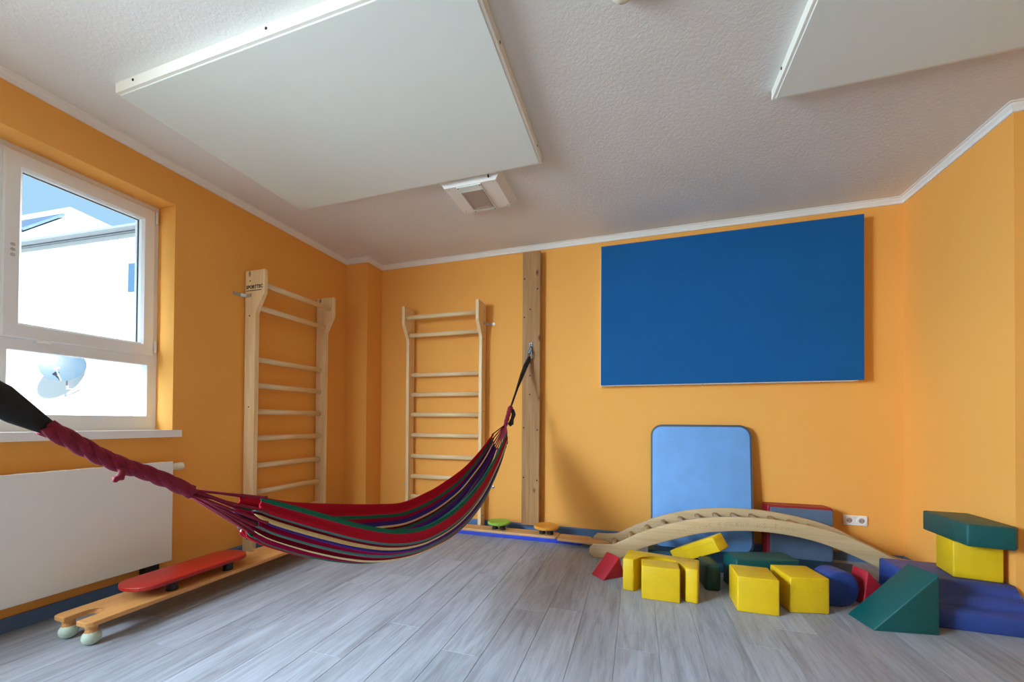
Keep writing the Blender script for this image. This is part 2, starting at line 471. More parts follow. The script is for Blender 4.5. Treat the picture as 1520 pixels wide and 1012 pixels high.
# ------------------------------------------------------------------ outside
fa = Vector((-20.0, 4.0)); fb = Vector((-6.2, 4.93))
fd = (fb - fa).normalized(); fn = Vector((-fd.y, fd.x))
def fpt(s, d, z):
    p = fa + fd * s + fn * d; return (p.x, p.y, z)
FLEN = (fb - fa).length
hs = empty('neighbouring_house', fpt(FLEN / 2, 2, -3), 'sunlit white neighbouring house with pale hipped roof outside the window', 'building')
extr = NB(); extrude(extr, [fpt(0, 0, -3), fpt(FLEN, 0, -3), fpt(FLEN, 5, -3), fpt(0, 5, -3)], (0, 0, 7.42)); obj('facade', extr, 'render_white', hs)
bm = NB(); extrude(bm, [fpt(-0.3, -0.06, 4.42), fpt(FLEN, -0.06, 4.42), fpt(FLEN, 5, 4.42), fpt(-0.3, 5, 4.42)], (0, 0, 0.08)); obj('eaves', bm, 'gutter_grey', hs)
bm = NB(); tube(bm, [fpt(-0.3, -0.11, 4.47), fpt(FLEN, -0.11, 4.47)], 0.05, 10); obj('gutter', bm, 'gutter_grey', hs)
# hipped roof: eaves from s=0..9.9, hip rises to the left
bm = NB()
a = [fpt(-0.3, -0.06, 4.502), fpt(9.95, -0.06, 4.502), fpt(9.95, 5, 4.502), fpt(-0.3, 5, 4.502)]
rdg = [fpt(-0.3, 2.4, 6.95), fpt(5.0, 2.4, 6.95)]
va = [bm.verts.new(p) for p in a]; vr = [bm.verts.new(p) for p in rdg]
for f in ((va[0], va[1], vr[1], vr[0]), (va[1], va[2], vr[1]), (va[2], va[3], vr[0], vr[1]), (va[3], va[0], vr[0]), (va[3], va[2], va[1], va[0])): bm.faces.new(f)
obj('roof', bm, 'roof_pale', hs)
e1 = Vector(a[0]); ex = (Vector(a[1]) - e1).normalized(); ey = (Vector(rdg[0]) - e1); ey = (ey - ex * ey.dot(ex)).normalized(); en = ex.cross(ey)
for k in range(4):
    s0 = 1.0 + k * 1.55
    p = e1 + ex * s0 + ey * 1.05 + en * 0.03
    bm = NB(); extrude(bm, [p, p + ex * 1.45, p + ex * 1.45 + ey * 1.0, p + ey * 1.0], en * 0.05); obj('roof_panel', bm, 'roof_dark', hs)
sw = 11.10
fwn = NB(); extrude(fwn, [fpt(sw, -0.02, 3.26), fpt(sw + 0.9, -0.02, 3.26), fpt(sw + 0.9, 0.04, 3.26), fpt(sw, 0.04, 3.26)], (0, 0, 0.62)); wn = obj('house_window', fwn, 'upvc_white', hs)
fwn = NB(); extrude(fwn, [fpt(sw + .05, -0.03, 3.33), fpt(sw + 0.85, -0.03, 3.33), fpt(sw + 0.85, 0, 3.33), fpt(sw + .05, 0, 3.33)], (0, 0, 0.52)); obj('window_glass', fwn, 'facade_glass', wn)
tag(obj('outdoor_ground', bx(-30, L - WT - 0.02, -20, 25, -3.2, -3.0), 'paving'), kind='structure')

def dish(center, normal, rad, label, face_up=0.0):
    c = Vector(center); n = Vector(normal).normalized()
    e = empty('satellite_dish', c, label, 'satellite dish')
    q = n.to_track_quat('Z', 'Y').to_matrix()
    bm = NB(); prof = [(rad * k / 8, 0.22 * rad * (k / 8) ** 2) for k in range(9)]
    prof = [(max(r, 1e-7), h) for r, h in prof] + [(rad * 1.02, 0.22 * rad + 0.004), (rad * 0.99, 0.22 * rad - 0.012)] + [(max(rad * k / 8, 1e-7), 0.22 * rad * (k / 8) ** 2 - 0.012) for k in range(7, -1, -1)]
    lathe(bm, prof, (0, 0, 0), 28)
    for v_ in bm.verts: v_.co = c + q @ v_.co
    obj('reflector', bm, 'dish_grey', e, smooth=True)
    tip = c + q @ Vector((0, -rad * 0.55, rad * 1.05)); bot = c + q @ Vector((0, -rad * 0.95, 0.2 * rad))
    bm = NB(); tube(bm, [bot, tip], 0.012, 8); obj('feed_arm', bm, 'gutter_grey', e)
    bm = NB(); tube(bm, [tip, tip + (c - tip).normalized() * 0.09], 0.03, 10); obj('feed_horn', bm, 'gutter_grey', e)
    back = c - n * 0.12
    # bracket back to the facade wall
    s = (Vector((back.x, back.y)) - fa).dot(fd)
    wallp = Vector(fpt(s, 0, back.z - 0.35))
    bm = NB(); tube(bm, [c - n * 0.005, back, Vector((back.x, back.y, back.z - 0.35)), wallp], 0.018, 8); obj('mast', bm, 'gutter_grey', e)
dish((-10.0, 4.40, 1.95), (0.70, -0.62, 0.30), 0.30, 'grey satellite dish on the white house wall outside the window')

# ------------------------------------------------------------------ radiator
rd = empty('radiator', (L + 0.06, 0.7, 0.14), 'white flat panel radiator under the window', 'radiator')
obj('front_panel', bx(L + 0.088, L + 0.1, 0.15, 1.686, 0.140, 0.745, bev=0.004), 'radiator_white', rd)
obj('convector_body', bx(L + 0.035, L + 0.088, 0.16, 1.676, 0.150, 0.735), 'radiator_white', rd)
for k in range(14):
    y = 0.19 + k * 0.108
    obj('top_slat', bx(L + 0.035, L + 0.095, y, y + 0.07, 0.735, 0.742), 'radiator_white', rd)
for y in (0.45, 1.45): obj('wall_bracket', bx(L + 0.0005, L + 0.036, y, y + 0.05, 0.2, 0.7), 'zinc', rd)
bm = NB(); lathe(bm, [(0.012, 0), (0.012, 0.02), (0.019, 0.022), (0.019, 0.045), (0.022, 0.048), (0.024, 0.085), (0.018, 0.092)], (L + 0.055, 1.676, 0.708), 16, 'y')
obj('thermostat_head', bm, 'cream_plastic', rd, smooth=False)
vb = bx(L + 0.03, L + 0.085, 1.555, 1.63, 0.075, 0.152, bev=0.006); vo = obj('valve_block', vb, 'black_rubber', rd)
for y in (1.57, 1.615):
    bm = NB(); tube(bm, [(L + 0.055, y, 0.09), (L + 0.055, y, 0.03), (L + 0.045, y, 0.012), (L + 0.016, y, 0.012)], 0.009, 8); obj('pipe', bm, 'steel', rd)

# ------------------------------------------------------------------ wall bars
RZ = [2.012, 1.848, 1.462, 1.266, 1.067, 0.865, 0.656, 0.456, 0.256]
def wall_bars(fwd, base, w, label, logo):
    """base: point on the wall at the foot of the first post; fwd: unit vector out of the wall; w: vector to the second post"""
    f = Vector(fwd); wv = Vector(w); wn_ = wv.normalized(); b = Vector(base)
    mid = b + wv / 2
    e = empty('wall_bars', (mid.x, mid.y, 0), label, 'wall bars', 'wooden wall bars')
    pm = 'pine_z'; rm = 'pine_y' if abs(wn_.y) > 0.5 else 'pine_x'
    prof = [(0.012, 0), (0.112, 0), (0.112, 1.80), (0.198, 1.945), (0.198, 2.118), (0.012, 2.118)]
    for k in (0, 1):
        o = b + wn_ * (0 if k == 0 else wv.length - 0.032)
        bm = NB(); extrude(bm, [o + f * d + Vector((0, 0, z)) for d, z in prof], wn_ * 0.032, 0.004, 2)
        post = obj('post', bm, pm, e)
        for z in (2.04, 1.78, 1.1, 0.12):
            sc = o + f * 0.06 + Vector((0, 0, z)) + wn_ * (0 if k == 0 else 0.032)
            bm = NB(); lathe(bm, [(0.0055, -0.001), (0.0055, 0.0015), (0.001, 0.0005)], (0, 0, 0), 8, 'y' if abs(wn_.y) > 0.5 else 'x')
            bmesh.ops.translate(bm, verts=bm.verts, vec=sc); obj('screw', bm, 'ink', post)
    for i, z in enumerate(RZ):
        d = 0.158 if i == 0 else (0.103 if i == 1 else 0.062)
        p = b + f * d + Vector((0, 0, z))
        bm = NB(); tube(bm, [p + wn_ * 0.02, p + wn_ * (wv.length - 0.02)], 0.021, 14, flat=0.72, flat_dir=Vector((0, 0, 1)))
        obj('rung', bm, rm, e, smooth=True)
    return e, b, f, wn_
def bracket(e, corner, f, side, z):
    """L-shaped steel bracket: foot flat on the wall, arm along the post side"""
    c = Vector(corner); bm = NB()
    path = [c + side * 0.085 + f * 0.003, c + side * 0.03 + f * 0.003, c + side * 0.002 + f * 0.03, c + side * 0.002 + f * 0.075]
    for p, q in zip(path, path[1:]):
        d = (q - p).normalized(); nn = d.cross(Vector((0, 0, 1)))
        extrude(bm, [p - Vector((0, 0, 0.012)), q - Vector((0, 0, 0.012)), q + Vector((0, 0, 0.012)), p + Vector((0, 0, 0.012))], nn * 0.003)
    br = obj('wall_bracket', bm, 'zinc', e)
    bm = NB(); lathe(bm, [(0.006, 0), (0.006, 0.003), (0.001, 0.004)], (0, 0, 0), 8, 'x' if abs(f.x) > 0.5 else 'y')
    for v_ in bm.verts:
        if (f.y < -0.5): v_.co.y *= -1
    bmesh.ops.translate(bm, verts=bm.verts, vec=c + side * 0.06 + f * 0.005); obj('screw', bm, 'steel', br)
e1_, b1, f1, w1 = wall_bars((1, 0, 0), (L, 2.205, 0), (0, 0.722, 0), 'tall pine wall bars on the wall beside the window', True)
bracket(e1_, (L, 2.205, 1.932), f1, Vector((0, -1, 0)), 0)
bracket(e1_, (L, 2.927, 0.36), f1, Vector((0, 1, 0)), 0)
e2_, b2, f2, w2 = wall_bars((0, -1, 0), (-2.186, B, 0), (0.806, 0, 0), 'tall pine wall bars on the back wall near the corner', False)
bracket(e2_, (-1.380, B, 1.932), f2, Vector((1, 0, 0)), 0)
bracket(e2_, (-2.186, B, 0.36), f2, Vector((-1, 0, 0)), 0)

def text_mesh(name, body, mat, parent, size, matrix, shear=0.0, depth=0.0004):
    cu = bpy.data.curves.new(name, 'FONT'); cu.body = body; cu.size = size; cu.shear = shear; cu.extrude = depth; cu.offset = size * 0.035
    to = bpy.data.objects.new(name + '_tmp', cu); COL.objects.link(to)
    bpy.context.view_layer.update()
    me = bpy.data.meshes.new_from_object(to.evaluated_get(bpy.context.evaluated_depsgraph_get()))
    bpy.data.objects.remove(to); bpy.data.curves.remove(cu)
    bm = NB(); bm.from_mesh(me); bpy.data.meshes.remove(me)
    bmesh.ops.transform(bm, matrix=matrix, verts=bm.verts)
    return obj(name, bm, mat, parent)
# maker's name printed in black on the window-side face of the first post, with a rule below
mt = Matrix(((1, 0, 0, L + 0.022), (0, 0, -1, 2.2045), (0, 1, 0, 1.982), (0, 0, 0, 1)))
text_mesh('printed_name', 'SPORTTEC', 'ink', e1_, 0.034, mt, 0.0)
obj('printed_rule', bx(L + 0.022, L + 0.172, 2.2040, 2.2052, 1.964, 1.969), 'ink', e1_)

# ------------------------------------------------------------------ timber beam with hook
tb = empty('wall_beam', (-0.915, 3.47, 0.055), 'aged vertical wooden beam screwed to the back wall holding the hammock hook', 'beam')
bm = bx(-1.000, -0.834, 3.44, 3.52, 0.072, 2.545, bev=0.006); obj('timber', bm, 'aged_beam', tb)
for x, z in ((-0.98, 2.30), (-0.86, 2.2), (-0.98, 1.95), (-0.925, 2.02), (-0.98, 0.95), (-0.855, 0.93), (-0.925, 1.42), (-0.925, 1.25), (-0.855, 0.48), (-0.98, 0.5)):
    bm = NB(); lathe(bm, [(0.007, 0.0), (0.007, -0.003), (0.001, -0.001)], (x, 3.4405, z), 8, 'y'); obj('bolt', bm, 'ink', tb)
hk = empty('wall_hook', (-0.918, 3.437, 1.60), 'steel eye plate with swivel hook bolted to the wooden beam', 'hook')
obj('plate', bx(-0.936, -0.900, 3.433, 3.44, 1.60, 1.72, bev=0.003), 'dark_steel', hk)
for z in (1.622, 1.70):
    bm = NB(); lathe(bm, [(0.008, 0), (0.008, -0.006), (0.002, -0.008)], (-0.918, 3.433, z), 8, 'y'); obj('bolt', bm, 'dark_steel', hk)
bm = NB(); tube(bm, [(-0.918 + 0.0, 3.433 - 0.028 * math.sin(a), 1.655 + 0.028 * math.cos(a)) for a in [PI * k / 10 for k in range(11)]], 0.006, 8); obj('eye', bm, 'dark_steel', hk, smooth=True)
bm = NB()
ring = [(-0.922 + 0.022 * math.sin(a), 3.408 - 0.006 * math.cos(a), 1.600 + 0.045 * math.cos(a)) for a in [2 * PI * k / 20 for k in range(21)]]
tube(bm, ring, 0.006, 8, caps=False); obj('carabiner', bm, 'dark_steel', hk, smooth=True)
bm = NB(); tube(bm, [(-0.922, 3.412, 1.648), (-0.922, 3.410, 1.615)], 0.013, 10); obj('swivel', bm, 'dark_steel', hk)

# ------------------------------------------------------------------ blue wall board
bb = empty('wall_board', (0.62, 3.48, 1.31), 'large blue fabric acoustic board on the back wall', 'wall board')
obj('panel', bx(-0.298, 1.535, 3.420, 3.444, 1.318, 2.500, bev=0.003), 'blue_board', bb)
for a in ((-0.302, -0.272, 3.444, 3.52, 1.312, 2.478), (1.48, 1.51, 3.444, 3.52, 1.312, 2.478), (-0.272, 1.48, 3.444, 3.52, 1.312, 1.342), (-0.272, 1.48, 3.444, 3.52, 2.448, 2.478)):
    obj('edge_batten', bx(*a), 'board_edge', bb)
for x in (-0.18, 0.5, 1.3):
    bm = NB(); lathe(bm, [(0.005, 0), (0.005, -0.002), (0.001, -0.002)], (x, 3.48, 1.312), 8); obj('screw', bm, 'ink', bb)
for z in (1.5, 2.3):
    bm = NB(); lathe(bm, [(0.005, 0), (0.005, -0.002), (0.001, -0.002)], (-0.302, 3.48, z), 8, 'x'); obj('screw', bm, 'ink', bb)

# ------------------------------------------------------------------ ceiling panels
def ceiling_panel(x0, x1, y0, y1, label, screws):
    zb = 2.566
    e = empty('ceiling_panel', ((x0 + x1) / 2, (y0 + y1) / 2, zb), label, 'acoustic panel', 'white acoustic panels on the ceiling')
    obj('panel', bx(x0 + 0.014, x1 - 0.014, y0 + 0.014, y1 - 0.014, zb, H - 0.012, bev=0.003), 'panel_white', e)
    w = 0.018
    for a in ((x0, x1, y0, y0 + w), (x0, x1, y1 - w, y1), (x0, x0 + w, y0 + w, y1 - w), (x1 - w, x1, y0 + w, y1 - w)):
        obj('edge_batten', bx(a[0], a[1], a[2], a[3], zb + 0.004, H, bev=0.002), 'batten_white', e)
    for ax, p in screws:
        bm = NB(); lathe(bm, [(0.006, -0.002), (0.006, 0.0005), (0.001, 0.001)], (0, 0, 0), 8, ax); bmesh.ops.translate(bm, verts=bm.verts, vec=p); obj('screw', bm, 'ink', e)
ceiling_panel(-2.40, -0.556, 1.215, 2.322, 'white acoustic ceiling panel above the hammock', [('y', (-2.27, 1.214, 2.60)), ('y', (-1.45, 1.214, 2.60)), ('x', (-0.555, 2.20, 2.597)), ('x', (-0.555, 1.55, 2.597))])
ceiling_panel(0.616, 2.46, 1.08, 2.196, 'white acoustic ceiling panel above the foam blocks', [('x', (0.615, 2.05, 2.605)), ('x', (0.615, 1.5, 2.605))])

# ------------------------------------------------------------------ ceiling vent unit
vt = empty('ceiling_vent', (-1.035, 2.51, 2.565), 'white square ceiling vent box with grey filter window', 'vent')
bm = NB()
o = [(-1.275, 2.352), (-0.835, 2.352), (-0.835, 2.742), (-1.275, 2.742)]; i_ = [(-1.245, 2.378), (-0.878, 2.378), (-0.878, 2.70), (-1.245, 2.70)]
a = [bm.verts.new((x, y, H)) for x, y in o]; a2 = [bm.verts.new((x, y, H - 0.012)) for x, y in o]; b = [bm.verts.new((x, y, 2.565)) for x, y in i_]
bm.faces.new(b)
for p, q in ((a, a2), (a2, b)):
    for k in range(4): bm.faces.new((p[k], p[(k + 1) % 4], q[(k + 1) % 4], q[k]))
obj('housing', bm, 'cornice_white', vt)
cov = obj('cover_plate', bx(-1.160, -0.985, 2.385, 2.70, 2.559, 2.5655, bev=0.002), 'panel_white', vt)
bm = NB(); 
for q in ((-1.150, -0.995, 2.44, 2.452), (-1.150, -0.995, 2.648, 2.66), (-1.150, -1.135, 2.452, 2.648), (-1.010, -0.995, 2.452, 2.648)): box(bm, q[0], q[1], q[2], q[3], 2.555, 2.560)
obj('filter_frame', bm, 'filter_mesh', cov)
obj('filter', bx(-1.135, -1.010, 2.452, 2.648, 2.557, 2.5595), 'filter_mesh', cov)
for x, y in ((-1.150, 2.393), (-0.995, 2.393), (-1.150, 2.692), (-0.995, 2.692)):
    bm = NB(); lathe(bm, [(0.004, 0), (0.004, -0.002), (0.001, -0.002)], (x, y, 2.559), 8); obj('screw', bm, 'ink', cov)
for x, y in ((-1.22, 2.40), (-0.90, 2.39), (-1.22, 2.68), (-0.90, 2.68)):
    bm = NB(); lathe(bm, [(0.004, 0), (0.004, -0.002), (0.001, -0.002)], (x, y, 2.565), 8); obj('screw', bm, 'zinc', vt)
obj('slot', bx(-0.925, -0.918, 2.356, 2.364, 2.576, 2.604), 'ink', vt)

# ceiling rose
cr = empty('ceiling_rose', (-0.055, 1.50, 2.57), 'small cream round ceiling fitting near the top edge', 'ceiling rose')
bm = NB(); lathe(bm, [(0.05, 0.05), (0.05, 0.03), (0.047, 0.018), (0.036, 0.004), (0.018, -0.002), (0.0001, -0.003)], (-0.055, 1.49, 2.57), 24); obj('cap', bm, 'cream_plastic', cr, smooth=True)
bm = NB(); lathe(bm, [(0.056, 0), (0.056, 0.008), (0.05, 0.01)], (-0.055, 1.49, 2.61), 24); obj('rim', bm, 'cream_plastic', cr)

# double socket
so = empty('wall_socket', (1.518, 3.515, 0.26), 'white double wall socket low on the back wall', 'socket')
obj('plate', bx(1.445, 1.592, 3.508, 3.52, 0.262, 0.334, bev=0.004), 'socket_white', so)
for x in (1.4815, 1.5555):
    bm = NB(); lathe(bm, [(0.031, 0), (0.031, -0.004), (0.027, -0.005), (0.0215, -0.004), (0.0205, -0.001), (0.0001, -0.0008)], (x, 3.508, 0.298), 24, 'y'); sk = flat_smooth(obj('outlet', bm, 'socket_white', so))
    bm = NB(); lathe(bm, [(0.0001, -0.0012), (0.0185, -0.0012), (0.0185, -0.002), (0.0001, -0.002)], (x, 3.508, 0.298), 20, 'y'); obj('insert', bm, 'filter_mesh', sk)
    for dx in (-0.009, 0.009):
        bm = NB(); lathe(bm, [(0.0001, -0.0022), (0.003, -0.0022), (0.003, -0.0028), (0.0001, -0.0028)], (x + dx, 3.508, 0.298), 8, 'y'); obj('pin_hole', bm, 'ink', sk)

# small wall plug beside the second wall bars
bm = NB(); lathe(bm, [(0.013, 0), (0.013, -0.006), (0.006, -0.008), (0.006, -0.014), (0.0001, -0.014)], (-1.30, 3.52, 0.383), 10, 'y')
tag(obj('wall_plug', bm, 'steel'), 'small metal wall plug on the back wall below the hammock end', 'plug')

# ------------------------------------------------------------------ balance bench under the window
bl = empty('balance_plank', (-2.39, 1.75, 0), 'wooden balance plank with forked end on pale green ball feet under the radiator', 'balance plank')
def fork_plank(bm, x0, x1, y0, y1, z0, z1, slot_r, slot_l, both=False, bev=0.004):
    """plank along y with a rounded slot cut in the y0 end"""
    cx = (x0 + x1) / 2
    pts = [(x0 + 0.012, y0), (cx - slot_r, y0), (cx - slot_r, y0 + slot_l)]
    for k in range(1, 9):
        a = PI - PI * k / 9; pts.append((cx + slot_r * math.cos(a), y0 + slot_l + slot_r * math.sin(a)))
    pts += [(cx + slot_r, y0 + slot_l), (cx + slot_r, y0), (x1 - 0.012, y0), (x1, y0 + 0.02)]
    pts += [(x1, y1 - 0.03), (x1 - 0.03, y1), (x0 + 0.03, y1), (x0, y1 - 0.03), (x0, y0 + 0.02)]
    extrude(bm, [(x, y, z0) for x, y in pts], (0, 0, z1 - z0), bev, 2)
bm = NB(); fork_plank(bm, -2.522, -2.268, 1.083, 2.62, 0.090, 0.112, 0.044, 0.075); obj('board', bm, 'plank_y', bl)
for x, y in ((-2.478, 1.118), (-2.312, 1.118), (-2.478, 2.56), (-2.312, 2.56)):
    bm = NB(); lathe(bm, [(0.024, 0.055), (0.021, 0.07), (0.026, 0.091)], (x, y, 0), 16); pg = obj('peg', bm, 'plank_y', bl)
    bm = NB(); lathe(bm, [(0.0001, 0.0)] + [(0.034 * math.sin(PI * k / 10), 0.0335 - 0.0335 * math.cos(PI * k / 10)) for k in range(1, 10)] + [(0.0001, 0.067)], (x, y, 0), 20)
    obj('ball_foot', bm, 'mint_rubber', pg, smooth=True)
# red rocker board on rubber feet, standing on the plank
rb = empty('red_board', (-2.39, 1.56, 0.112), 'red stained wooden board with rounded ends on black rubber feet on the plank', 'board')
pts = []
x0, x1, y0, y1 = -2.505, -2.278, 1.27, 1.87; c = (x0 + x1) / 2; r = (x1 - x0) / 2
for k in range(13):
    a = PI * k / 12; pts.append((c + r * math.cos(a), y1 - r * 0.72 + r * 0.72 * math.sin(a)))
for k in range(13):
    a = PI + PI * k / 12; pts.append((c + r * math.cos(a), y0 + r * 0.72 + r * 0.72 * math.sin(a)))
bm = NB(); extrude(bm, [(x, y, 0.158) for x, y in pts], (0, 0, 0.022), 0.006, 3); flat_smooth(obj('board', bm, 'red_stained', rb))
for x, y in ((-2.318, 1.44), (-2.462, 1.44), (-2.318, 1.735), (-2.462, 1.735)):
    bm = NB(); lathe(bm, [(0.026, 0.112), (0.026, 0.118), (0.024, 0.122), (0.024, 0.158)], (x, y, 0), 16); obj('rubber_foot', bm, 'black_rubber', rb)

# ------------------------------------------------------------------ planks along the back wall
obj_ = tag(obj('blue_base_board', bx(-1.95, -0.43, 3.238, 3.375, 0, 0.032, bev=0.004), 'blue_lacquer'), 'long blue lacquered board on the floor along the back wall', 'board')
def rounded_plank(bm, x0, x1, y0, y1, z0, z1, r=0.035, step=None):
    pts = []
    for cx, cy, a0 in ((x1 - r, y1 - r, 0), (x0 + r, y1 - r, 90), (x0 + r, y0 + r, 180), (x1 - r, y0 + r, 270)):
        for k in range(5):
            a = math.radians(a0 + 90 * k / 4); pts.append((cx + r * math.cos(a), cy + r * math.sin(a), z0))
    extrude(bm, pts, (0, 0, z1 - z0), 0.003, 2)
bm = NB(); rounded_plank(bm, -1.95, -0.628, 3.238, 3.378, 0.032, 0.052)
tag(obj('pine_plank', bm, 'plank_x'), 'long narrow pine plank on the blue board carrying two discs', 'plank')
sp = empty('tongue_plank', (-0.42, 3.3, 0.0), 'short pine plank with a slotted tongue end resting in the wooden arch', 'plank')
pts = [(-0.622, 3.225), (-0.30, 3.205), (-0.27, 3.225), (-0.235, 3.235), (-0.205, 3.262), (-0.235, 3.285), (-0.335, 3.285), (-0.335, 3.295), (-0.26, 3.295), (-0.25, 3.300), (-0.25, 3.312), (-0.355, 3.314), (-0.362, 3.372), (-0.622, 3.375)]
bm = NB(); extrude(bm, [(x, y - 0.035, 0.034) for x, y in pts], (0, 0, 0.020), 0.004, 2); obj('board', bm, 'plank_x', sp)
for x in (-0.38, -0.30):
    bm = NB(); lathe(bm, [(0.018, 0.0), (0.018, 0.034)], (x, 3.29, 0), 14); obj('peg', bm, 'plank_x', sp)
def disc(x, y, rad, mat, label):
    e = empty('balance_disc', (x, y, 0.052), label, 'disc', 'wooden discs on the plank')
    bm = NB(); lathe(bm, [(rad - 0.006, 0.102), (rad, 0.107), (rad, 0.119), (rad - 0.006, 0.125), (0.0001, 0.126)], (x, y, 0), 32); flat_smooth(obj('top', bm, mat, e))
    for dx in (-0.035, 0.035):
        bm = NB(); lathe(bm, [(0.027, 0.052), (0.027, 0.057), (0.025, 0.06), (0.025, 0.102)], (x + dx, y, 0), 16); obj('rubber_foot', bm, 'black_rubber', e)
disc(-1.165, 3.305, 0.100, 'green_stained', 'green wooden disc on black feet on the long plank')
disc(-0.735, 3.300, 0.106, 'orange_stained', 'orange wooden disc on black feet on the long plank')

# ------------------------------------------------------------------ leaning blue gym mat
mt_ = empty('gym_mat', (0.475, 3.42, 0.0), 'light blue gym mat with rounded corners leaning upright against the back wall', 'mat')
ang = math.atan2(0.085, 0.97)
def mat_poly(x0, x1, h0, h1, r):
    out = []
    for cx, cz, a0 in ((x1 - r, h1 - r, 0), (x0 + r, h1 - r, 90), (x0 + r, h0 + r, 180), (x1 - r, h0 + r, 270)):
        for k in range(8):
            a = math.radians(a0 + 90 * k / 7); out.append((cx + r * math.cos(a), cz + r * math.sin(a)))
    return out
def lean(x, h, d): return (x, 3.362 + h * math.sin(ang) + d * math.cos(ang), 0.003 + h * math.cos(ang) - d * math.sin(ang) + 0.055 * math.sin(ang))
bm = NB(); poly = mat_poly(0.108, 0.838, 0.0, 0.985, 0.085)
extrude(bm, [lean(x, h, 0.006) for x, h in poly], Vector(lean(0, 0, 0.044)) - Vector(lean(0, 0, 0)), 0.005, 2); flat_smooth(obj('rim', bm, 'mat_rim', mt_))
bm = NB(); poly = mat_poly(0.120, 0.822, 0.014, 0.968, 0.073)
extrude(bm, [lean(x, h, 0.0) for x, h in poly], Vector(lean(0, 0, 0.02)) - Vector(lean(0, 0, 0)), 0.004, 2); flat_smooth(obj('face', bm, 'mat_blue', mt_))

# ------------------------------------------------------------------ grey foam block with red edges behind the arch
gb_ = empty('foam_cushion', (1.12, 3.42, 0), 'grey-blue foam cushion with red edges standing against the back wall', 'foam cushion')
obj('body', bx(0.918, 1.327, 3.362, 3.50, 0, 0.400, bev=0.012, seg=3), 'vinyl_crimson', gb_)
obj('front_face', bx(0.936, 1.324, 3.352, 3.37, 0.004, 0.388, bev=0.008, seg=3), 'vinyl_grey_blue', gb_)

# ------------------------------------------------------------------ wooden climbing arch
ar = empty('climbing_arch', (0.73, 3.15, 0), 'curved wooden climbing arch with rungs standing in front of the blue mat', 'climbing arch')
TX = [-0.338, -0.167, -0.105, 0.026, 0.211, 0.419, 0.614, 0.76, 0.90, 1.108, 1.277, 1.438, 1.546, 1.64, 1.70, 1.79]
TZ = [0.098, 0.108, 0.139, 0.211, 0.288, 0.345, 0.369, 0.374, 0.368, 0.338, 0.291, 0.216, 0.163, 0.118, 0.104, 0.098]
BX_ = [-0.338, -0.19, -0.10, 0.013, 0.212, 0.42, 0.537, 0.70, 0.863, 1.0, 1.108, 1.25, 1.404, 1.50, 1.60, 1.70, 1.79]
BZ = [0.0, 0.0, 0.022, 0.089, 0.171, 0.242, 0.264, 0.283, 0.283, 0.268, 0.245, 0.196, 0.126, 0.072, 0.02, 0.0, 0.0]
def rail(y0, y1):
    n = 70; xs = [-0.338 + (1.79 + 0.338) * k / n for k in range(n + 1)]
    top = []; bot = []
    for k, x in enumerate(xs):
        zt, zb = interp(x, TX, TZ), max(0.0, interp(x, BX_, BZ))
        e_ = min(x + 0.338, 1.79 - x); rr = 0.03
        if e_ < rr:
            d = rr - math.sqrt(max(0, rr * rr - (rr - e_) ** 2)); zt -= d; zb += d
        top.append((x, zt)); bot.append((x, zb))
    poly = [(x, y0, z) for x, z in bot] + [(x, y0, z) for x, z in reversed(top)]
    bm = NB(); a = [bm.verts.new(p) for p in poly]; b = [bm.verts.new((p[0], y1, p[2])) for p in poly]; N = len(a)
    for k in range(N): bm.faces.new((a[k], b[k], b[(k + 1) % N], a[(k + 1) % N]))
    h = len(bot)
    for s in (a, b):
        for k in range(h - 1): bm.faces.new((s[k], s[k + 1], s[N - 2 - k], s[N - 1 - k]))
    bmesh.ops.recalc_face_normals(bm, faces=bm.faces)
    es = [e for e in bm.edges if len(e.link_faces) == 2 and abs(e.link_faces[0].normal.y) + abs(e.link_faces[1].normal.y) > 0.9 and abs(abs(e.link_faces[0].normal.y) - abs(e.link_faces[1].normal.y)) > 0.9]
    bmesh.ops.bevel(bm, geom=es, offset=0.005, segments=2, profile=0.5, affect='EDGES')
    return flat_smooth(obj('side_rail', bm, 'beech_x', ar), 50)
rail(2.990, 3.018); rail(3.282, 3.310)
for k in range(16):
    x = -0.165 + k * 0.1195
    if x > 1.68: break
    z = interp(x, TX, TZ) - 0.046
    bm = NB(); tube(bm, [(x, 3.016, z), (x, 3.284, z)], 0.0165, 14); obj('rung', bm, 'beech_x', ar, smooth=True)
# faint hand-burned lettering strokes on the front rail
def stroke(pts):
    bm = NB(); tube(bm, [(x, 2.9898, z) for x, z in pts], 0.0016, 5, flat=1.0); return bm
def glyph(ch, x, z, h, w):
    G = {'E': [[(1, 1), (0, 1), (0, 0), (1, 0)], [(0, .5), (.7, .5)]], 'S': [[(1, .9), (.4, 1), (0, .75), (.9, .3), (.6, 0), (0, .1)]], 'N': [[(0, 0), (0, 1), (1, 0), (1, 1)]],
         'P': [[(0, 0), (0, 1), (.8, .9), (.8, .55), (0, .5)]], 'D': [[(0, 0), (0, 1), (.8, .8), (.9, .3), (0, 0)]], 'T': [[(0, 1), (1, 1)], [(.5, 1), (.5, 0)]],
         'o': [[(.5, .6), (0, .3), (.5, 0), (1, .3), (.5, .6)]], 'm': [[(0, 0), (0, .6), (.5, .5), (.5, 0)], [(.5, .5), (1, .6), (1, 0)]], 'X': [[(0, 0), (1, 1)], [(0, 1), (1, 0)]], 'I': [[(.5, 0), (.5, 1)]], 'C': [[(1, .9), (.3, 1), (0, .5), (.3, 0), (1, .1)]]}
    return [[(x + a * w, z + b * h) for a, b in s] for s in G[ch]]
x = 0.27
bmt = NB()
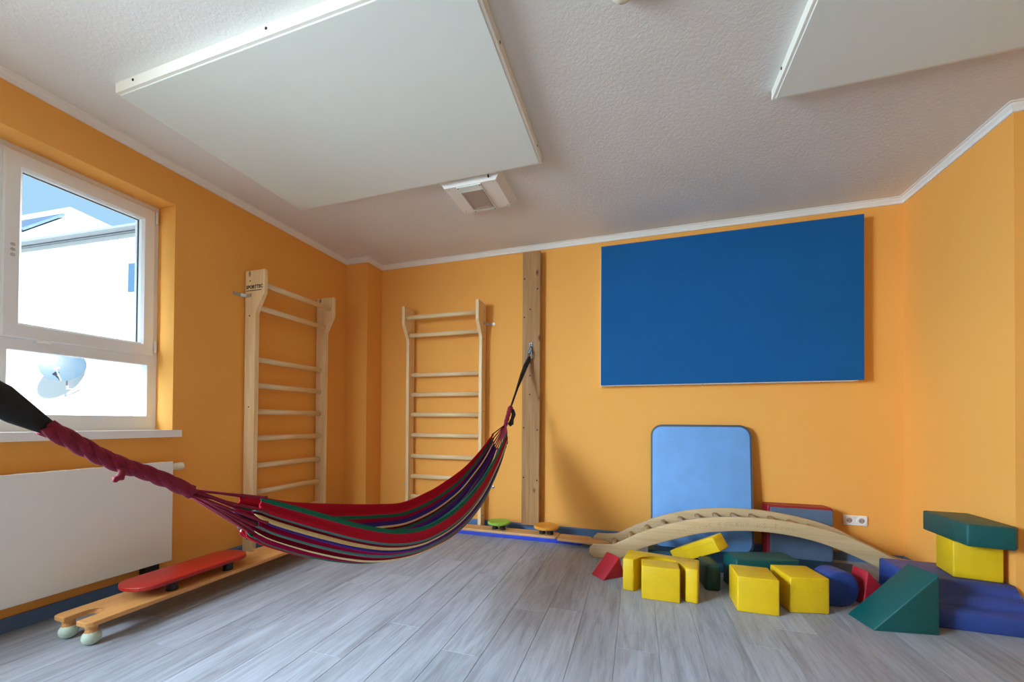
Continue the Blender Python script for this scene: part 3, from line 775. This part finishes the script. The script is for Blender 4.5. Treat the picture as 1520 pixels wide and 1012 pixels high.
for ch in 'oooCooC ESEXNP DS Toom':
    if ch == ' ': x += 0.03; continue
    zc = (interp(x, TX, TZ) + interp(x, BX_, BZ)) / 2
    hh = random.uniform(0.022, 0.034)
    for st_ in glyph(ch, x, zc - 0.014, hh, 0.020): tube(bmt, [(p + random.uniform(-.004, .004), 2.9902, q + random.uniform(-.004, .004)) for p, q in st_], 0.0008, 5)
    x += 0.033
tag(obj('burned_marks', bmt, 'burn_mark', ar), kind='stuff')

# ------------------------------------------------------------------ foam blocks
def foam(name, bm, mat, label, group=None, seams=None):
    o = obj(name, bm, mat); flat_smooth(o, 60)
    return tag(o, label, 'foam block', group or 'foam building blocks')
def rot_box(c, sx, sy, z0, h, deg, bev=0.007):
    a = math.radians(deg); bm = NB()
    pts = [(c[0] + x * math.cos(a) - y * math.sin(a), c[1] + x * math.sin(a) + y * math.cos(a), z0) for x, y in ((-sx / 2, -sy / 2), (sx / 2, -sy / 2), (sx / 2, sy / 2), (-sx / 2, sy / 2))]
    return extrude(bm, pts, (0, 0, h), bev, 3)
# two cubes at the centre right
foam('foam_cube', rot_box((0.609, 2.477), 0.196, 0.196, 0, 0.187, 0.5), 'vinyl_yellow', 'yellow foam cube on the floor, left of the two side by side')
foam('foam_cube', rot_box((0.851, 2.566), 0.196, 0.196, 0, 0.187, 12), 'vinyl_yellow', 'yellow foam cube on the floor, right of the two side by side')
# u-shaped block with the notch opened to the front, and a cube standing in the notch
a = math.radians(-9.5); cs, sn = math.cos(a), math.sin(a); c0 = Vector((0.137, 2.524))
W_, D_, r_ = 0.205, 0.095, 0.140
loc = [(-W_, -D_), (-r_, -D_)] + [(r_ * math.cos(PI - PI * k / 16), -D_ + 0.135 * math.sin(PI * k / 16)) for k in range(1, 16)] + [(r_, -D_), (W_, -D_), (W_, D_), (-W_, D_)]
pts = [(c0.x + x * cs - y * sn, c0.y + x * sn + y * cs, 0) for x, y in loc]
foam('foam_bridge', extrude(NB(), pts, (0, 0, 0.190), 0.009, 2), 'vinyl_yellow', 'yellow foam bridge block with a curved notch open to the front')
foam('foam_cube', rot_box((0.128, 2.438), 0.204, 0.126, 0, 0.188, 0.0), 'vinyl_yellow', 'yellow foam cube standing in the notch of the bridge block')
# red prism on the left
A = Vector((-0.203, 2.563, 0)); ax = Vector((-0.086, 0.088, 0)); bs = Vector((0.13, 0.115, 0))
foam('foam_prism', extrude(NB(), [A, A + bs, A + bs * 0.75 + Vector((0, 0, 0.135))], ax, 0.006, 3), 'vinyl_red', 'red foam prism on the floor at the left foot of the wooden arch')
# green low block, its small neighbour, and teal slab under the arch
foam('foam_slab', rot_box((0.722, 2.785), 0.37, 0.155, 0, 0.188, 16.7), 'vinyl_green', 'long green foam block lying behind the two yellow cubes')
foam('foam_brick', rot_box((0.425, 2.70), 0.085, 0.17, 0, 0.155, 8, 0.014), 'vinyl_dark_green', 'small dark green foam block behind the notched yellow block')
foam('foam_floor_mat', extrude(NB(), [(0.08, 3.11, 0), (0.45, 3.11, 0), (0.45, 2.955, 0), (0.98, 2.955, 0), (1.04, 2.865, 0), (1.388, 2.865, 0), (1.388, 3.25, 0), (0.08, 3.25, 0)], (0, 0, 0.058), 0.008, 2), 'vinyl_teal', 'dark teal foam mat on the floor under the wooden arch')
# yellow brick leaning on the green block
axv, bv, cv = Vector((0.551, -0.683, 0.478)), Vector((0.696, 0.693, 0.188)), Vector((-0.460, 0.229, 0.858))
D0 = Vector((0.492, 2.740, 0.2015))
p0 = D0 - axv * 0.41
bm = NB(); extrude(bm, [p0, p0 + bv * 0.095, p0 + bv * 0.095 + cv * 0.095, p0 + cv * 0.095], axv * 0.41, 0.006, 3)
fb_ = empty('foam_brick', p0 + axv * 0.2, 'yellow foam brick tilted up onto the long green block', 'foam block', 'foam building blocks')
flat_smooth(obj('body', bm, 'vinyl_yellow', fb_), 60)
bm = NB(); s0 = p0 + cv * 0.068 - bv * 0.0006
tube(bm, [s0 + axv * 0.008, s0 + axv * 0.402, s0 + axv * 0.4106 + bv * 0.008, s0 + axv * 0.4106 + bv * 0.09], 0.0016, 6); obj('seam', bm, 'vinyl_yellow', fb_)
# blue roll, red prism behind, green wedge
n = 28; pts = []
for k in range(n):
    t_ = 2 * PI * k / n; cxx, szz = math.cos(t_), math.sin(t_)
    ex_ = 0.78 if szz < 0 else 0.95
    pts.append((0.100 * math.copysign(abs(cxx) ** ex_, cxx), 0.097 + 0.097 * math.copysign(abs(szz) ** ex_, szz)))
ra = math.radians(18)
cc = Vector((1.068, 2.615, 0))
dirx = Vector((math.cos(ra), math.sin(ra), 0)); diry = Vector((-math.sin(ra), math.cos(ra), 0))
foam('foam_roll', extrude(NB(), [cc + dirx * x + Vector((0, 0, z)) for x, z in pts], diry * 0.11, 0.010, 3), 'vinyl_blue', 'blue foam roll lying beside the right yellow cube')
bm = NB(); q = Vector((1.195, 2.675, 0)); d1 = Vector((0.19, 0.06, 0)); d2 = Vector((-0.03, 0.10, 0))
foam('foam_prism', extrude(bm, [q, q + d1, q + d1 * 0.12 + Vector((0, 0, 0.19))], d2, 0.006, 3), 'vinyl_red', 'red foam prism standing between the blue roll and the green wedge')
q = Vector((1.094, 2.365, 0)); d1 = Vector((0.277, 0.043, 0)); d2 = Vector((-0.036, 0.165, 0))
foam('foam_wedge', extrude(NB(), [q, q + d1, q + d1 + Vector((0, 0, 0.288))], d2, 0.006, 3), 'vinyl_green', 'large green foam wedge with its slope facing left')
# blue stepped block with yellow block and green slab on top
prof = [(2.504, 0.0), (2.500, 0.066), (2.506, 0.086), (2.522, 0.097), (2.548, 0.101), (2.562, 0.106), (2.570, 0.118), (2.577, 0.137), (2.588, 0.148), (2.604, 0.152), (2.614, 0.158), (2.620, 0.172), (2.627, 0.190), (2.642, 0.200), (2.94, 0.200), (2.955, 0.188), (2.96, 0.0)]
foam('foam_steps', extrude(NB(), [(1.395, y, z) for y, z in prof], (0.402, 0, 0), 0.006, 2), 'vinyl_blue', 'blue foam step block on the floor in the right corner')
foam('foam_cube', rot_box((1.693, 2.765), 0.186, 0.180, 0.2, 0.187, -9), 'vinyl_yellow', 'yellow foam cube on top of the blue step block')
gsl = [(1.590, 2.604), (1.762, 2.580), (1.792, 2.612), (1.800, 2.935), (1.60, 2.95)]
foam('foam_slab', extrude(NB(), [(x, y, 0.387) for x, y in gsl], (0, 0, 0.112), 0.010, 3), 'vinyl_green', 'green foam slab on top of the yellow cube in the right corner')

# ------------------------------------------------------------------ hammock
STR = [('g', .020), ('r', .062), ('t', .012), ('d', .024), ('c', .020), ('n', .026), ('m', .036), ('t', .020), ('r', .036), ('d', .018), ('c', .030), ('m', .034), ('g', .034), ('r', .060), ('n', .030), ('r', .045),
       ('c', .016), ('r', .028), ('g', .026), ('n', .026), ('m', .018), ('t', .024), ('n', .026), ('p', .020), ('g', .022), ('d', .014), ('c', .012), ('n', .036), ('m', .024), ('g', .020), ('r', .060)]
SC_ = {'g': S(34, 116, 92), 'r': S(190, 26, 54), 't': S(84, 140, 138), 'd': S(120, 14, 42), 'c': S(244, 226, 166), 'n': S(58, 50, 136), 'm': S(168, 20, 80), 'p': S(108, 34, 112)}
tot = sum(w for _, w in STR); stops = []; acc = 0
for k, w in STR: stops.append((acc / tot, SC_[k])); acc += w
t = NT('hammock_stripes')
uv = t.add('ShaderNodeUVMap'); uv.uv_map = 'UVMap'; sx = t.add('ShaderNodeSeparateXYZ'); t.link(uv.outputs[0], sx.inputs[0])
rp = t.add('ShaderNodeValToRGB'); rp.color_ramp.interpolation = 'CONSTANT'; el = rp.color_ramp.elements
el[0].position, el[0].color = stops[0]; el[1].position, el[1].color = stops[-1]
for p, c in stops[1:-1]:
    x_ = el.new(p); x_.color = c
t.link(sx.outputs[1], rp.inputs[0])
v = t.coord((1, 1, 1))
t.base(t.mix(t.noise(v, 90, 3), rp.outputs[0], t.mix(1.0, rp.outputs[0], (0.72, 0.72, 0.72, 1), 'MULTIPLY')))
t.rough(0.9, 0.15); t.bump(t.noise(v, 420, 2), 0.25, 0.002)
plain('hammock_cord', S(130, 20, 48), 0.85, 0.2, 60, 0.5, 260, 0.003)

def cx_(y): return -0.95 - 0.0912 * (3.4 - y)
WY = [0.93, 1.2, 1.6, 2.0, 2.5, 2.85]; WW = [0.045, 0.100, 0.150, 0.150, 0.105, 0.055]
NY = [0.935, 1.034, 1.142, 1.28, 1.437, 1.565, 1.715, 1.969, 2.275, 2.563, 2.719, 2.85]; NZ = [0.765, 0.72, 0.669, 0.605, 0.545, 0.515, 0.507, 0.543, 0.641, 0.773, 0.859, 0.93]
FY = [0.94, 1.028, 1.177, 1.344, 1.514, 1.704, 1.917, 2.152, 2.281, 2.499, 2.657, 2.786, 2.85]; FZ = [0.758, 0.738, 0.692, 0.653, 0.617, 0.580, 0.551, 0.578, 0.61, 0.685, 0.775, 0.868, 0.915]
KY = [0.938, 0.979, 1.063, 1.143, 1.263, 1.404, 1.571, 1.717, 1.949, 2.174, 2.408, 2.571, 2.732, 2.849]; KZ = [0.642, 0.607, 0.556, 0.513, 0.458, 0.407, 0.369, 0.347, 0.329, 0.351, 0.426, 0.534, 0.658, 0.80]
def hpt(y, v):
    w = interp(y, WY, WW); zn, zf, zb = interp(y, NY, NZ), interp(y, FY, FZ), interp(y, KY, KZ)
    s = math.sin(PI * v)
    z = zn * (1 - v) + zf * v - ((zn + zf) / 2 - zb) * (s ** 0.85)
    off = w * math.cos(PI * v) * (1 + 0.15 * s)
    nx, nz = math.cos(PI * v), -math.sin(PI * v)
    end = max(0, 1 - (y - 0.935) / 0.5, 1 - (2.85 - y) / 0.6)
    amp = (0.0036 + 0.007 * end) * min(1, v * 14, (1 - v) * 14)
    rip = amp * math.sin(2 * PI * 13 * v + 1.2 * math.sin(y * 2.3)) + 0.003 * math.sin(2 * PI * 4.3 * v + y * 3)
    return Vector((cx_(y) + off + nx * rip, y, z + nz * rip))
hm = empty('hammock', (-1.13, 1.95, 0.329), 'striped crimson, green and cream fabric hammock hung across the room', 'hammock')
bm = NB(); uvl = bm.loops.layers.uv.new('UVMap')
NU, NV = 110, 150; grid = []
for i in range(NU + 1):
    u = i / NU
    row = []
    for j in range(NV + 1):
        vv = j / NV
        y = 0.938 + (2.849 - 0.938) * u
        if u < 0.03: y += 0.010 * math.sin(vv * 40) * (1 - u / 0.03)
        row.append(bm.verts.new(hpt(y, vv)))
    grid.append(row)
for i in range(NU):
    for j in range(NV):
        f = bm.faces.new((grid[i][j], grid[i + 1][j], grid[i + 1][j + 1], grid[i][j + 1]))
        for lp, (a_, b_) in zip(f.loops, ((i, j), (i + 1, j), (i + 1, j + 1), (i, j + 1))): lp[uvl].uv = (a_ / NU, b_ / NV)
fab = obj('fabric', bm, 'hammock_stripes', hm, smooth=True)
sm = fab.modifiers.new('thickness', 'SOLIDIFY'); sm.thickness = 0.003; sm.offset = 0
# suspension cords, left
KL = Vector((-1.190, 0.765, 0.808))
for j in range(13):
    vv = j / 12
    a_ = hpt(0.952, vv); st = a_ + (KL - a_).normalized() * -0.01
    mid_ = a_.lerp(KL, 0.5) + Vector((0, 0, -0.004 * math.sin(j)))
    bm = NB(); tube(bm, [st, a_, mid_, KL + Vector((0.004 * math.cos(j), 0, 0.007 * math.sin(j * 2.1)))], [0.0052, 0.0048, 0.004, 0.004], 7); obj('cord', bm, 'hammock_cord', hm, smooth=True)
def twisted(path, rad, turns, strands=4, n=80):
    bms = []
    for s in range(strands):
        pts_ = []; rr = []
        for k in range(n + 1):
            u = k / n; f_ = u * (len(path) - 1); i0 = min(int(f_), len(path) - 2); p = Vector(path[i0]).lerp(Vector(path[i0 + 1]), f_ - i0)
            d = (Vector(path[i0 + 1]) - Vector(path[i0])).normalized(); a1 = d.cross(Vector((1, 0, 0))).normalized(); a2 = d.cross(a1)
            ra_ = rad[0] + (rad[1] - rad[0]) * u if isinstance(rad, tuple) else rad
            ang_ = 2 * PI * (turns * u + s / strands)
            pts_.append(p + (a1 * math.cos(ang_) + a2 * math.sin(ang_)) * ra_ * 0.52); rr.append(ra_ * 0.56)
        b_ = NB(); tube(b_, pts_, rr, 8); bms.append(b_)
    return bms
ropeL = [(-1.189, 0.785, 0.797), (-1.194, 0.729, 0.836), (-1.198, 0.678, 0.866), (-1.202, 0.638, 0.885), (-1.206, 0.595, 0.912), (-1.210, 0.550, 0.948), (-1.213, 0.505, 0.983)]
for b_ in twisted(ropeL, (0.018, 0.0185), 2.2, 4): obj('rope_strand', b_, 'hammock_cord', hm, smooth=True)
bm = NB(); tube(bm, [(-1.195, 0.626, 0.885), (-1.180, 0.622, 0.872), (-1.176, 0.616, 0.861), (-1.178, 0.609, 0.860), (-1.176, 0.606, 0.852)], [0.007, 0.007, 0.009, 0.008, 0.004], 8); obj('rope_tail', bm, 'hammock_cord', hm, smooth=True)
# black strap, left, rising to a ceiling hook
anch = Vector((-1.385, -1.37, 2.575))
sl = [(-1.2125, 0.522, 0.972), (-1.2135, 0.500, 0.988), (-1.217, 0.470, 1.012), (-1.220, 0.440, 1.040)]
q0 = Vector(sl[-1]); 
for k in range(1, 13):
    u = k / 12; p = q0.lerp(anch, u); p.z -= 0.10 * math.sin(PI * u) * (1 - 0.3 * u); sl.append(p)
rad_ = [0.012, 0.018, 0.026, 0.032] + [0.034] * 2 + [0.033] * 8 + [0.026, 0.014]
bm = NB(); tube(bm, sl, rad_, 14, flat=0.45, flat_dir=Vector((0, 0, 1))); obj('strap', bm, 'black_webbing', hm, smooth=True)
# right end: cords, knot, strap to the beam hook
KR = Vector((-0.990, 2.958, 0.985))
for j in range(13):
    vv = j / 12; a_ = hpt(2.840, vv)
    bm = NB(); tube(bm, [a_ + (a_ - KR).normalized() * 0.012, a_, a_.lerp(KR, 0.55), KR + Vector((0.004 * math.cos(j), 0, 0.004 * math.sin(j)))], [0.0052, 0.0048, 0.0045, 0.005], 7); obj('cord', bm, 'hammock_cord', hm, smooth=True)
for b_ in twisted([(-0.991, 2.945, 0.968), (-0.988, 2.985, 1.03), (-0.984, 3.025, 1.085), (-0.981, 3.055, 1.125)], (0.016, 0.020), 1.6, 3): obj('rope_strand', b_, 'hammock_cord', hm, smooth=True)
bm = NB(); tube(bm, [(-0.981, 3.05, 1.118), (-0.973, 3.13, 1.215), (-0.969, 3.196, 1.29), (-0.960, 3.29, 1.40), (-0.945, 3.355, 1.49), (-0.928, 3.402, 1.555), (-0.923, 3.408, 1.585)], [0.012, 0.012, 0.015, 0.026, 0.030, 0.028, 0.014], 12, flat=0.55); obj('strap', bm, 'black_webbing', hm, smooth=True)
bm = NB(); tube(bm, [(-0.968, 3.06, 1.10), (-0.955, 3.05, 1.06), (-0.962, 3.03, 1.02), (-0.968, 3.015, 0.985), (-0.962, 3.02, 0.975)], [0.014, 0.018, 0.014, 0.024, 0.018], 10); obj('strap_tail', bm, 'black_webbing', hm, smooth=True)
# ceiling hook that holds the left strap
ch = empty('ceiling_hook', anch, 'steel hook plate on the ceiling holding the near end of the hammock strap', 'hook')
obj('plate', bx(anch.x - 0.04, anch.x + 0.04, anch.y - 0.04, anch.y + 0.04, H - 0.006, H, bev=0.002), 'zinc', ch)
bm = NB(); tube(bm, [(anch.x + 0.022 * math.sin(a), anch.y, 2.592 + 0.026 * math.cos(a)) for a in [2 * PI * k / 16 for k in range(17)]], 0.005, 8, caps=False); obj('eye', bm, 'steel', ch, smooth=True)
